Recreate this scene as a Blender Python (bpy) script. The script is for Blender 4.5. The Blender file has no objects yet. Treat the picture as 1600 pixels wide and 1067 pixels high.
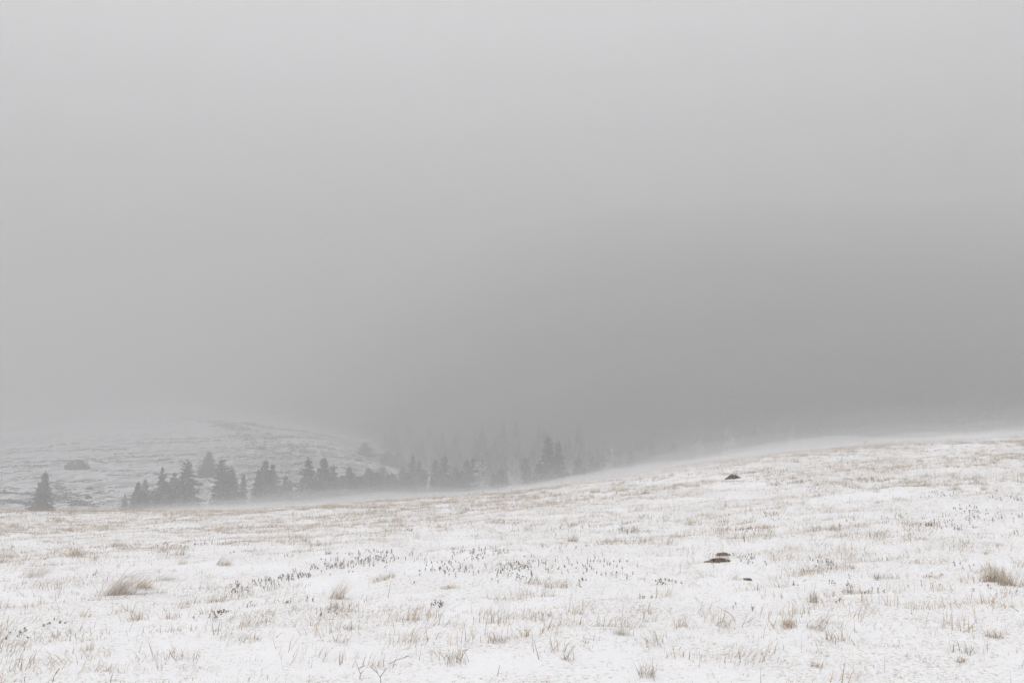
import bpy, math, random
import numpy as np

rng = np.random.default_rng(7)
random.seed(7)
scene = bpy.context.scene
C = scene.collection

# ------------------------------------------------------------------ camera
CAM_Z = 1.65
F_PX = 35.0 / 36.0 * 1600.0
PITCH = math.atan((700 - 533.5) / F_PX)
cam_data = bpy.data.cameras.new('camera')
cam_data.lens = 35.0
cam_data.sensor_width = 36.0
cam_data.clip_start = 0.1
cam_data.clip_end = 6000.0
cam = bpy.data.objects.new('camera', cam_data)
cam.location = (0, 0, CAM_Z)
cam.rotation_euler = (math.pi / 2 + PITCH, 0, 0)
C.objects.link(cam)
scene.camera = cam

# ------------------------------------------------------------------ sky and sun (overcast)
SUN_EL, SUN_AZ = math.radians(48), math.radians(-50)     # azimuth from +Y towards +X
world = bpy.data.worlds.new('World')
scene.world = world
world.use_nodes = True
wn, wl = world.node_tree.nodes, world.node_tree.links
wn.clear()
sky = wn.new('ShaderNodeTexSky')
sky.sky_type = 'NISHITA'
sky.sun_disc = False
sky.sun_elevation = SUN_EL
sky.sun_rotation = SUN_AZ
sky.dust_density = 4.0
hsv = wn.new('ShaderNodeHueSaturation')
hsv.inputs['Saturation'].default_value = 0.12
cloud = wn.new('ShaderNodeMix')
cloud.data_type = 'RGBA'
cloud.inputs[0].default_value = 0.8                       # closed cloud deck over the clear sky
cloud.inputs[7].default_value = (9.0, 9.0, 9.22, 1)
bgn = wn.new('ShaderNodeBackground')
bgn.inputs['Strength'].default_value = 0.12
wout = wn.new('ShaderNodeOutputWorld')
wl.new(sky.outputs[0], hsv.inputs['Color'])
wl.new(hsv.outputs[0], cloud.inputs[6])
wl.new(cloud.outputs[2], bgn.inputs['Color'])
wl.new(bgn.outputs[0], wout.inputs['Surface'])

sun_data = bpy.data.lights.new('sun', 'SUN')
sun_data.energy = 1.5
sun_data.angle = math.radians(25)
sun_data.color = (1.0, 0.97, 0.93)
sun = bpy.data.objects.new('sun', sun_data)
sun.location = (0, 0, 300)
sun.rotation_euler = (math.pi / 2 - SUN_EL, 0, math.pi - SUN_AZ)
C.objects.link(sun)

vs = scene.view_settings
vs.view_transform = 'Standard'
vs.look = 'None'
vs.exposure = 1.05
vs.gamma = 1.0
vs.use_curve_mapping = False
scene.cycles.max_bounces = 4
scene.cycles.diffuse_bounces = 2
scene.cycles.volume_bounces = 2
scene.cycles.adaptive_threshold = 0.02
scene.cycles.use_denoising = True
try:
    scene.cycles.denoiser = 'OPENIMAGEDENOISE'
except Exception:
    pass

FOG = 0.0044          # scattering per metre of the even mountain fog

# ------------------------------------------------------------------ numeric helpers
def smoothstep(a, b, v):
    t = np.clip((v - a) / (b - a), 0, 1)
    return t * t * (3 - 2 * t)

def smax(a, b, k):
    h = np.clip(0.5 + 0.5 * (a - b) / k, 0, 1)
    return b + (a - b) * h + k * h * (1 - h)

def smin(a, b, k):
    return -smax(-a, -b, k)

def _hash(ix, iy, s):
    n = (ix.astype(np.int64) * 374761393 + iy.astype(np.int64) * 668265263 + s * 974634533) & 0xFFFFFFFF
    n = ((n ^ (n >> 13)) * 1274126177) & 0xFFFFFFFF
    n = (n ^ (n >> 16)) & 0xFFFFFFFF
    return n / 4294967295.0

def vnoise(x, y, s=0):
    x = np.asarray(x, float); y = np.asarray(y, float)
    ix, iy = np.floor(x), np.floor(y)
    fx, fy = x - ix, y - iy
    fx = fx * fx * (3 - 2 * fx); fy = fy * fy * (3 - 2 * fy)
    a = _hash(ix, iy, s); b = _hash(ix + 1, iy, s); c = _hash(ix, iy + 1, s); d = _hash(ix + 1, iy + 1, s)
    return (a + (b - a) * fx) * (1 - fy) + (c + (d - c) * fx) * fy

def fbm(x, y, s=0, octv=4):
    t = 0.0; amp = 0.5
    for i in range(octv):
        t = t + amp * vnoise(x * 2 ** i, y * 2 ** i, s + 17 * i)
        amp *= 0.5
    return t

# ------------------------------------------------------------------ terrain
# height above the eye of the crest of the near slope, along x (metres)
AX = np.array([-90, -40, -24, -21, -16, -10.5, -8, -5.2, -2.6, 0, 2.6, 5.2, 8, 10.5, 13, 16, 19, 21, 28, 45, 90.0])
AZ = np.array([-2.39, -2.34, -2.29, -2.29, -2.34, -2.34, -2.18, -2.02, -1.83, -1.53, -1.18, -0.78, -0.29, 0.07, 0.32, 0.55, 0.72, 0.79, 1.09, 1.89, 2.89])
_tx = np.linspace(-95, 95, 761)
_tz = np.interp(_tx, AX, AZ)
_k = np.exp(-0.5 * (np.arange(-14, 15) * 0.25 / 1.3) ** 2)
_tz = np.convolve(np.pad(_tz, 14, mode='edge'), _k / _k.sum(), 'valid')

def near_base(x, y):
    a = np.interp(x, _tx, _tz)
    t = np.clip(y / 42.0, 0, 1.0)
    w = t ** 1.25
    z0 = -CAM_Z + 0.012 * np.clip(x, -40, 40)
    z = z0 * (1 - w) + a * w
    d = np.clip(y - 34.0, 0, None)
    d1 = np.minimum(d, 20.0)
    drop = 0.0055 * d1 ** 2 + 0.22 * (d - d1)
    return z - drop

def far_base(x, y):
    n = (fbm(x / 70.0, y / 70.0, 3, 3) - 0.45) * 7.0
    valley = -13.5 + n * 0.25
    yb = 195 + np.clip(-x - 60, 0, None) * 0.45
    hill = -12 + 0.094 * (y - yb) + n * 0.35
    cap = np.clip(12.7 - 0.163 * (x + 120) - 0.16 * np.clip(x + 75, 0, None), -30, 45) + n * 0.5
    hill = smin(hill, cap, 4.0)
    ym = np.interp(x, [-900, -400, -200, -120, -60, -30, 0, 50, 110, 200, 600], [1400, 900, 650, 520, 405, 350, 300, 250, 208, 188, 175])
    mount = -14 + 0.34 * (y - ym) + n * 1.5
    mount = smin(mount, 250.0 + n, 50.0)
    return smax(smax(valley, hill, 3.0), mount, 6.0), mount

def relief(x, y):
    b = (fbm(x / 3.1, y / 3.1, 31, 3) - 0.44) * 0.22
    c = (fbm(x / 0.5, y / 0.5, 37, 3) - 0.44) * 0.15
    amp = 1 - 0.25 * smoothstep(25, 42, y)
    return (b + c) * amp

def ground(x, y):
    x = np.asarray(x, float); y = np.asarray(y, float)
    f, _ = far_base(x, y)
    z = smax(near_base(x, y), f, 1.5)
    near_m = 1 - smoothstep(70, 110, np.abs(y)) * 1.0
    z = z + relief(x, y) * near_m + (1 - near_m) * (fbm(x / 6, y / 6, 41, 2) - 0.4) * 0.5
    return z + CAM_Z

def ray(u, v):
    a, b = (u - 800) / F_PX, (533.5 - v) / F_PX
    cp, sp = math.cos(PITCH), math.sin(PITCH)
    return np.array([a, cp - sp * b, sp + cp * b])

def on_ground(u, v, ymax=48.0):
    d = ray(u, v); d = d / d[1]
    ys = np.linspace(3, ymax, 1600)
    z = CAM_Z + d[2] * ys
    g = ground(d[0] * ys, ys)
    hit = np.nonzero(z <= g)[0]
    if len(hit):
        y = ys[hit[0]]
    else:
        y = ys[np.argmax(g - z)]
    return float(d[0] * y), float(y), float(ground(d[0] * y, y))

def at_depth(u, v, y):
    d = ray(u, v); d = d / d[1]
    return d[0] * y, y, CAM_Z + d[2] * y
def on_far(u, v):
    d = ray(u, v); d = d / d[1]
    yy = np.linspace(120, 560, 1800)
    z = CAM_Z + d[2] * yy; g = ground(d[0] * yy, yy)
    hit = np.nonzero(z <= g)[0]
    y = yy[hit[0]] if len(hit) else 470.0
    return float(d[0] * y), float(y)
#TERRAIN_END
# ------------------------------------------------------------------ materials
def new_mat(name):
    m = bpy.data.materials.new(name)
    m.use_nodes = True
    nt = m.node_tree
    bsdf = nt.nodes['Principled BSDF']
    return m, nt, bsdf

def noise_node(nt, scale, detail=4, rough=0.55, vec=None):
    n = nt.nodes.new('ShaderNodeTexNoise')
    n.inputs['Scale'].default_value = scale
    n.inputs['Detail'].default_value = detail
    n.inputs['Roughness'].default_value = rough
    if vec is not None:
        nt.links.new(vec, n.inputs['Vector'])
    return n

def ramp(nt, src, stops):
    r = nt.nodes.new('ShaderNodeValToRGB')
    e = r.color_ramp.elements
    while len(e) < len(stops):
        e.new(0.5)
    for i, (p, c) in enumerate(stops):
        e[i].position = p
        e[i].color = c if len(c) == 4 else (*c, 1)
    nt.links.new(src, r.inputs[0])
    return r

def mixc(nt, fac, a, b):
    m = nt.nodes.new('ShaderNodeMix')
    m.data_type = 'RGBA'
    if hasattr(fac, 'links'):
        nt.links.new(fac, m.inputs[0])
    else:
        m.inputs[0].default_value = fac
    for s, i in ((a, 6), (b, 7)):
        if hasattr(s, 'links'):
            nt.links.new(s, m.inputs[i])
        else:
            m.inputs[i].default_value = (*s, 1)
    return m.outputs[2]

def maprange(nt, src, a, b, c=0.0, d=1.0):
    m = nt.nodes.new('ShaderNodeMapRange')
    m.interpolation_type = 'SMOOTHSTEP'
    for i, v in ((1, a), (2, b), (3, c), (4, d)):
        m.inputs[i].default_value = v
    nt.links.new(src, m.inputs[0])
    return m.outputs[0]

def math_node(nt, op, a, b):
    m = nt.nodes.new('ShaderNodeMath')
    m.operation = op
    for i, s in enumerate((a, b)):
        if hasattr(s, 'links'):
            nt.links.new(s, m.inputs[i])
        else:
            m.inputs[i].default_value = s
    return m.outputs[0]

# snow with turf grinning through; farther out the dead turf and heath of the slopes
def make_ground_mat():
    m, nt, bs = new_mat('snowy_turf')
    geo = nt.nodes.new('ShaderNodeNewGeometry')
    pos = geo.outputs['Position']
    sep = nt.nodes.new('ShaderNodeSeparateXYZ')
    nt.links.new(pos, sep.inputs[0])
    y, x, z = sep.outputs['Y'], sep.outputs['X'], sep.outputs['Z']
    # thin places in the snow (near slope)
    n1 = noise_node(nt, 0.55, 5, 0.6, pos)
    n2 = noise_node(nt, 9.0, 4, 0.65, pos)
    n3 = noise_node(nt, 30.0, 5, 0.78, pos)
    thin = math_node(nt, 'ADD', math_node(nt, 'MULTIPLY', n1.outputs[0], 0.55), math_node(nt, 'MULTIPLY', n2.outputs[0], 0.45))
    thinf = maprange(nt, thin, 0.41, 0.57)
    spk = maprange(nt, n3.outputs[0], 0.48, 0.64)
    nearf = math_node(nt, 'MULTIPLY', math_node(nt, 'MULTIPLY', thinf, spk), 0.9)
    snow = ramp(nt, n2.outputs[0], [(0.3, (0.86, 0.865, 0.885)), (0.7, (0.9, 0.9, 0.91))]).outputs[0]
    straw = ramp(nt, n3.outputs[0], [(0.4, (0.58, 0.52, 0.43)), (0.7, (0.38, 0.33, 0.27))]).outputs[0]
    cnear = mixc(nt, nearf, snow, straw)
    # far slopes: snow caught on turf in streaks along the contour
    mp = nt.nodes.new('ShaderNodeMapping')
    mp.inputs['Scale'].default_value = (0.34, 0.10, 0.9)
    nt.links.new(pos, mp.inputs[0])
    f1 = noise_node(nt, 1.0, 7, 0.72, mp.outputs[0])
    f2 = noise_node(nt, 0.02, 3, 0.5, pos)
    ff = math_node(nt, 'ADD', math_node(nt, 'MULTIPLY', f1.outputs[0], 0.75), math_node(nt, 'MULTIPLY', f2.outputs[0], 0.25))
    ff = math_node(nt, 'ADD', ff, maprange(nt, x, -150.0, -40.0, 0.0, 0.07))    # the shoulder of the hill is blown barer
    ffac = maprange(nt, ff, 0.45, 0.61, 0.0, 0.65)
    cfar = mixc(nt, ffac, (0.80, 0.81, 0.83), (0.16, 0.14, 0.12))
    col = mixc(nt, maprange(nt, y, 70.0, 130.0), cnear, cfar)
    # wooded mountain floor: needle litter, shade of the tree sides put into its colour
    att = nt.nodes.new('ShaderNodeAttribute')
    att.attribute_name = 'wooded'
    col = mixc(nt, att.outputs['Fac'], col, (0.036, 0.035, 0.031))
    nt.links.new(col, bs.inputs['Base Color'])
    bs.inputs['Roughness'].default_value = 0.85
    bs.inputs['Specular IOR Level'].default_value = 0.2
    b = nt.nodes.new('ShaderNodeBump')
    b.inputs['Strength'].default_value = 0.5
    b.inputs['Distance'].default_value = 0.03
    nb = noise_node(nt, 6.0, 7, 0.68, pos)
    nt.links.new(nb.outputs[0], b.inputs['Height'])
    nt.links.new(b.outputs[0], bs.inputs['Normal'])
    return m

def plain_mat(name, ca, cb, scale=3.0, rough=0.8, frost=0.0, frost_col=(0.85, 0.86, 0.88), sides=0.0, vary=0.0):
    m, nt, bs = new_mat(name)
    geo = nt.nodes.new('ShaderNodeNewGeometry')
    n = noise_node(nt, scale, 4, 0.6, geo.outputs['Position'])
    col = ramp(nt, n.outputs[0], [(0.32, ca), (0.68, cb)]).outputs[0]
    if vary:
        oi = nt.nodes.new('ShaderNodeObjectInfo')
        col2 = nt.nodes.new('ShaderNodeHueSaturation')
        nt.links.new(col, col2.inputs['Color'])
        nt.links.new(maprange(nt, oi.outputs['Random'], 0, 1, 1 - vary, 1 + vary), col2.inputs['Value'])
        col = col2.outputs[0]
    if frost > 0:
        sep = nt.nodes.new('ShaderNodeSeparateXYZ')
        nt.links.new(geo.outputs['True Normal'], sep.inputs[0])
        nz = math_node(nt, 'ABSOLUTE', sep.outputs['Z'], 0.0)
        n2 = noise_node(nt, scale * 6, 3, 0.6, geo.outputs['Position'])
        fz = maprange(nt, nz, 0.15, 0.8, sides, 1.0)
        fn = maprange(nt, n2.outputs[0], 0.62 - 0.35 * frost, 0.72 - 0.25 * frost)
        col = mixc(nt, math_node(nt, 'MULTIPLY', fz, fn), col, frost_col)
    nt.links.new(col, bs.inputs['Base Color'])
    bs.inputs['Roughness'].default_value = rough
    bs.inputs['Specular IOR Level'].default_value = 0.2
    return m

M = {}
M['ground'] = make_ground_mat()
M['straw'] = plain_mat('dry_straw', (0.53, 0.365, 0.205), (0.37, 0.26, 0.15), 6)
M['straw_pale'] = plain_mat('bleached_straw', (0.67, 0.545, 0.41), (0.55, 0.44, 0.325), 6)
M['rimed'] = plain_mat('rimed_grass', (0.78, 0.76, 0.72), (0.62, 0.585, 0.52), 9)
M['ochre'] = plain_mat('ochre_sedge', (0.60, 0.43, 0.22), (0.42, 0.31, 0.17), 8)
M['greyblade'] = plain_mat('grey_dead_blade', (0.36, 0.32, 0.275), (0.22, 0.195, 0.165), 8)
M['heather'] = plain_mat('heather_twig', (0.19, 0.155, 0.13), (0.31, 0.26, 0.22), 30)
M['heather_rust'] = plain_mat('heather_rust', (0.22, 0.15, 0.11), (0.14, 0.10, 0.08), 30)
M['twig'] = plain_mat('dry_twig', (0.40, 0.30, 0.21), (0.26, 0.20, 0.15), 40)
M['frost_stalk'] = plain_mat('frosted_stalk', (0.88, 0.87, 0.86), (0.78, 0.75, 0.72), 40)
M['frost_head'] = plain_mat('frosted_head', (0.88, 0.87, 0.86), (0.72, 0.68, 0.64), 60)
M['soil'] = plain_mat('dark_soil', (0.10, 0.070, 0.05), (0.25, 0.18, 0.13), 45, 0.95, frost=0.22)
M['snow'] = plain_mat('clean_snow', (0.86, 0.865, 0.885), (0.9, 0.9, 0.91), 8, 0.85)
M['flake'] = plain_mat('snow_flake', (0.9, 0.9, 0.9), (0.9, 0.9, 0.9), 1, 0.9)
M['bark'] = plain_mat('spruce_bark', (0.10, 0.08, 0.065), (0.06, 0.048, 0.04), 5, 0.9)
M['needle'] = plain_mat('spruce_needle', (0.048, 0.044, 0.032), (0.08, 0.070, 0.054), 2.0, 0.8, frost=0.12, vary=0.2)
M['needle_frost'] = plain_mat('snowy_spruce_needle', (0.05, 0.05, 0.038), (0.08, 0.076, 0.06), 2.0, 0.8, frost=1.0, sides=0.45, frost_col=(0.92, 0.92, 0.93), vary=0.1)
M['forest'] = plain_mat('far_forest', (0.035, 0.036, 0.03), (0.06, 0.057, 0.048), 0.3, 0.85)
M['heath'] = plain_mat('dark_heath', (0.09, 0.078, 0.066), (0.16, 0.14, 0.12), 0.7, 0.9)

def volume_mat(name, density, color):
    m = bpy.data.materials.new(name)
    m.use_nodes = True
    nt = m.node_tree
    nt.nodes.clear()
    o = nt.nodes.new('ShaderNodeOutputMaterial')
    v = nt.nodes.new('ShaderNodeVolumePrincipled')
    v.inputs['Color'].default_value = (*color, 1)
    v.inputs['Density'].default_value = density
    v.inputs['Anisotropy'].default_value = 0.0
    nt.links.new(v.outputs[0], o.inputs['Volume'])
    return m

# ------------------------------------------------------------------ mesh helpers
def mesh_np(name, verts, faces, mats, mat_idx=None, smooth=False):
    """verts (n,3); faces (m,k) all of one size"""
    me = bpy.data.meshes.new(name)
    verts = np.ascontiguousarray(verts, dtype=np.float32)
    faces = np.ascontiguousarray(faces, dtype=np.int32)
    nf, k = faces.shape
    me.vertices.add(len(verts)); me.vertices.foreach_set('co', verts.ravel())
    me.loops.add(nf * k); me.loops.foreach_set('vertex_index', faces.ravel())
    me.polygons.add(nf)
    me.polygons.foreach_set('loop_start', np.arange(0, nf * k, k, dtype=np.int32))
    me.polygons.foreach_set('loop_total', np.full(nf, k, dtype=np.int32))
    for mt in mats:
        me.materials.append(mt)
    if mat_idx is not None:
        me.polygons.foreach_set('material_index', np.ascontiguousarray(mat_idx, dtype=np.int32))
    me.polygons.foreach_set('use_smooth', np.full(nf, smooth))
    me.update(calc_edges=True)
    return me

def link(name, me, parent=None, loc=(0, 0, 0)):
    o = bpy.data.objects.new(name, me)
    C.objects.link(o)
    o.location = loc
    if parent is not None:
        o.parent = parent
    return o

def tag(o, label=None, cat=None, group=None, kind=None):
    if label: o['label'] = label
    if cat: o['category'] = cat
    if group: o['group'] = group
    if kind: o['kind'] = kind
    return o

def blades(root, length, az, lean, bend, width, segs=2):
    """curved tapering blades: lean = start tilt from vertical, bend = extra tilt at the tip. returns verts, tris"""
    n = len(length)
    rows = []
    p = root.copy()
    side_az = az + math.pi / 2 + rng.uniform(-0.9, 0.9, n)
    side = np.stack([np.cos(side_az), np.sin(side_az), np.zeros(n)], 1)
    for i in range(segs + 1):
        w = width * (1 - i / segs) ** 0.7
        if i < segs:
            rows.append(p - side * (w / 2)[:, None]); rows.append(p + side * (w / 2)[:, None])
        else:
            rows.append(p.copy())
        tl = lean + bend * ((i + 0.5) / segs)
        st = length / segs
        p = p + np.stack([np.sin(tl) * np.cos(az) * st, np.sin(tl) * np.sin(az) * st, np.cos(tl) * st], 1)
    k = 2 * segs + 1
    v = np.stack(rows, 1).reshape(-1, 3)
    f = []
    for i in range(segs):
        a, b = 2 * i, 2 * i + 1
        c = 2 * i + 2
        if i < segs - 1:
            f += [(a, b, c + 1), (a, c + 1, c)]
        else:
            f += [(a, b, c)]
    f = np.array(f)
    faces = (np.arange(n)[:, None, None] * k + f[None]).reshape(-1, 3)
    return v, faces, len(f)

def tetra(centers, size):
    """little irregular tetrahedra"""
    n = len(centers)
    base = np.array([[1, 1, 1], [1, -1, -1], [-1, 1, -1], [-1, -1, 1]], float) / 1.73
    q = rng.normal(size=(n, 3, 3)); q, _ = np.linalg.qr(q)
    v = np.einsum('ij,njk->nik', base, q) * size[:, None, None] + centers[:, None, :]
    f = np.array([[0, 1, 2], [0, 3, 1], [0, 2, 3], [1, 3, 2]])
    return v.reshape(-1, 3), (np.arange(n)[:, None, None] * 4 + f[None]).reshape(-1, 3)

class Soup:
    def __init__(self): self.v, self.f, self.m, self.n = [], [], [], 0
    def add(self, v, f, mi):
        self.v.append(v); self.f.append(np.asarray(f) + self.n); self.n += len(v)
        self.m.append(np.full(len(f), mi) if np.isscalar(mi) else np.asarray(mi))
    def mesh(self, name, mats, smooth=False):
        return mesh_np(name, np.concatenate(self.v), np.concatenate(self.f), mats, np.concatenate(self.m), smooth)
    def tube(self, pts, radii, mi, sides=5):
        pts = np.array(pts, float)
        n = len(pts)
        ring = []
        for i in range(n):
            d = pts[min(i + 1, n - 1)] - pts[max(i - 1, 0)]
            d /= np.linalg.norm(d) + 1e-9
            up = np.array([0, 0, 1.0]) if abs(d[2]) < 0.9 else np.array([1.0, 0, 0])
            a = np.cross(d, up); a /= np.linalg.norm(a); b = np.cross(d, a)
            t = np.arange(sides) * 2 * math.pi / sides
            ring.append(pts[i] + radii[i] * (np.cos(t)[:, None] * a + np.sin(t)[:, None] * b))
        v = np.concatenate(ring + [pts[-1:]])
        f = []
        for i in range(n - 1):
            for j in range(sides):
                k = (j + 1) % sides
                a, b, c, d = i * sides + j, i * sides + k, (i + 1) * sides + k, (i + 1) * sides + j
                f += [(a, b, c), (a, c, d)]
        for j in range(sides):
            f.append(((n - 1) * sides + j, (n - 1) * sides + (j + 1) % sides, n * sides))
        self.add(v, f, mi)

# ------------------------------------------------------------------ ground sheet
def axis(parts):
    out = []
    for a, b, s in parts:
        out.append(np.arange(a, b, s))
    return np.concatenate(out)

xs = np.concatenate([-np.geomspace(1100, 33, 45), np.arange(-32.5, 32.5, 0.2), np.geomspace(33, 1100, 45)])
ys = np.concatenate([-np.geomspace(400, 4, 14), np.arange(0, 5, 0.5), np.arange(5, 50, 0.15), np.arange(50, 110, 1.5), np.arange(110, 480, 3.5), np.geomspace(484, 1300, 40)])
GX, GY = np.meshgrid(xs, ys)
GZ = ground(GX, GY)
nx, ny = len(xs), len(ys)
idx = np.arange(nx * ny).reshape(ny, nx)
quads = np.stack([idx[:-1, :-1], idx[:-1, 1:], idx[1:, 1:], idx[1:, :-1]], -1).reshape(-1, 4)
me = mesh_np('ground', np.stack([GX, GY, GZ], -1).reshape(-1, 3), quads, [M['ground']], smooth=True)
fb, mb = far_base(GX, GY)
wood = smoothstep(-3, 3, mb + CAM_Z - GZ + 2.0) * smoothstep(-9, -4, mb)
wood = wood * (1 - 0.6 * smoothstep(60, 230, mb + 70 * (fbm(GX / 90, GY / 90, 63, 3) - 0.45)))  # wood thins with height; the paler tone paints the top into the fog
at = me.attributes.new('wooded', 'FLOAT', 'POINT')
at.data.foreach_set('value', np.ascontiguousarray(wood, dtype=np.float32).ravel())
tag(link('ground', me), 'snow covered grassy hillside rising to the right', kind='structure')

# ------------------------------------------------------------------ spruce trees
def crown_mesh(seed, whorls=22, frost=False, ragged=0.3):
    """unit spruce: height 1, base radius 1 in x/y; scaled per tree. whorls of drooping boughs with side twigs"""
    r = np.random.default_rng(seed)
    s = Soup()
    lean = r.uniform(0, 6.28)
    lop = r.uniform(0.08, 0.22)
    vv, ff = [], []
    for w in range(whorls):
        t = (w + r.uniform(-0.25, 0.25)) / whorls
        h = 0.03 + 0.93 * max(t, 0)
        wl_ = r.uniform(1 - ragged * 0.7, 1 + ragged * 0.45)
        nb = int(round(6 + 7 * (1 - h)))
        for b in range(nb):
            az = w * 2.4 + b * 2 * math.pi / nb + r.uniform(-0.3, 0.3)
            hh = h + r.uniform(-0.014, 0.014)
            prof = (1 - hh) ** 0.78 * (1 + lop * math.cos(az - lean)) + 0.015
            if hh < 0.1:
                prof *= 0.7 + 3 * hh
            L = prof * wl_ * r.uniform(1 - ragged, 1 + ragged * 0.35)
            if r.random() < 0.10:
                L *= 0.5
            ca, sa = math.cos(az), math.sin(az)
            droop = (-0.03 - 0.09 * (1 - hh)) * r.uniform(0.4, 1.3)
            if hh > 0.86:
                droop = 0.02
            ns = 5
            sp = [(L * k / ns, hh + droop * (k / ns) ** 1.2 * min(1, L * 1.7) + 0.02 * (k / ns) ** 5) for k in range(ns + 1)]
            loc = []
            for k in range(ns):
                (r0, z0), (r1, z1) = sp[k], sp[k + 1]
                q = (k + 0.6) / ns
                for sd in (-1, 1):
                    wd = (0.30 * L + 0.03) * (1.2 - q) * r.uniform(0.45, 1.2)
                    loc.append(((r0, 0, z0), (r1, 0, z1), (r1 + wd * r.uniform(0.1, 0.6), sd * wd, z1 - 0.022 * r.uniform(0.2, 1.8))))
                if r.random() < 0.75:
                    loc.append(((r0, -0.012, z0), (r1, 0.012, z1), ((r0 + r1) / 2 + 0.01, r.uniform(-0.06, 0.06), (z0 + z1) / 2 - 0.035 * r.uniform(0.5, 1.5))))
            loc.append(((sp[-2][0], -0.018, sp[-2][1]), (sp[-2][0], 0.018, sp[-2][1]), (L * 1.08 + 0.012, 0, sp[-1][1] + 0.006)))
            for tri in loc:
                n0 = len(vv)
                for (a, c, z) in tri:
                    vv.append((a * ca - c * sa, a * sa + c * ca, z))
                ff.append((n0, n0 + 1, n0 + 2))
    s.add(np.array(vv), ff, 0)
    s.tube([(0, 0, 0.9), (0.006, 0.004, 0.97), (0, 0, 1.03)], [0.03, 0.02, 0.002], 0, 4)
    return s.mesh('spruce_crown', [M['needle_frost'] if frost else M['needle']])

def trunk_mesh():
    s = Soup()
    zs = [-0.06, 0.0, 0.05, 0.3, 0.6, 0.85, 0.97]
    rr = [0.10, 0.085, 0.07, 0.055, 0.036, 0.018, 0.006]
    s.tube([(0.01 * math.sin(9 * z), 0.01 * math.cos(7 * z), z) for z in zs], rr, 0, 8)
    return s.mesh('spruce_trunk', [M['bark']], True)

CROWN = [crown_mesh(100 + i, n, False, rg) for i, (n, rg) in enumerate(((36, 0.26), (30, 0.38), (40, 0.3), (28, 0.42), (33, 0.34)))]
CROWN_F = [crown_mesh(200 + i, n, True, 0.36) for i, n in enumerate((26, 30))]
TRUNK = trunk_mesh()

def spruce(u, vtop, y, hw, label, frost=False, var=None):
    x, _, ztop = at_depth(u, vtop, y)
    zb = float(ground(x, y)) - 0.15
    h = ztop - zb
    rad = hw * y / F_PX * 1.75
    t = bpy.data.objects.new('spruce_tree', None)
    C.objects.link(t)
    t.location = (x, y, zb)
    t.rotation_euler = (random.uniform(-0.035, 0.035), random.uniform(-0.035, 0.035), random.uniform(0, 6.28))
    pool = CROWN_F if frost else CROWN
    cm = pool[(var if var is not None else random.randrange(99)) % len(pool)]
    c = link('crown', cm, t); c.scale = (rad, rad, h)
    k = link('trunk', TRUNK, t); k.scale = (h * 0.16, h * 0.16, h)
    tag(t, label, 'spruce tree', 'spruce trees in the foggy valley')
    return t

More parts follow.
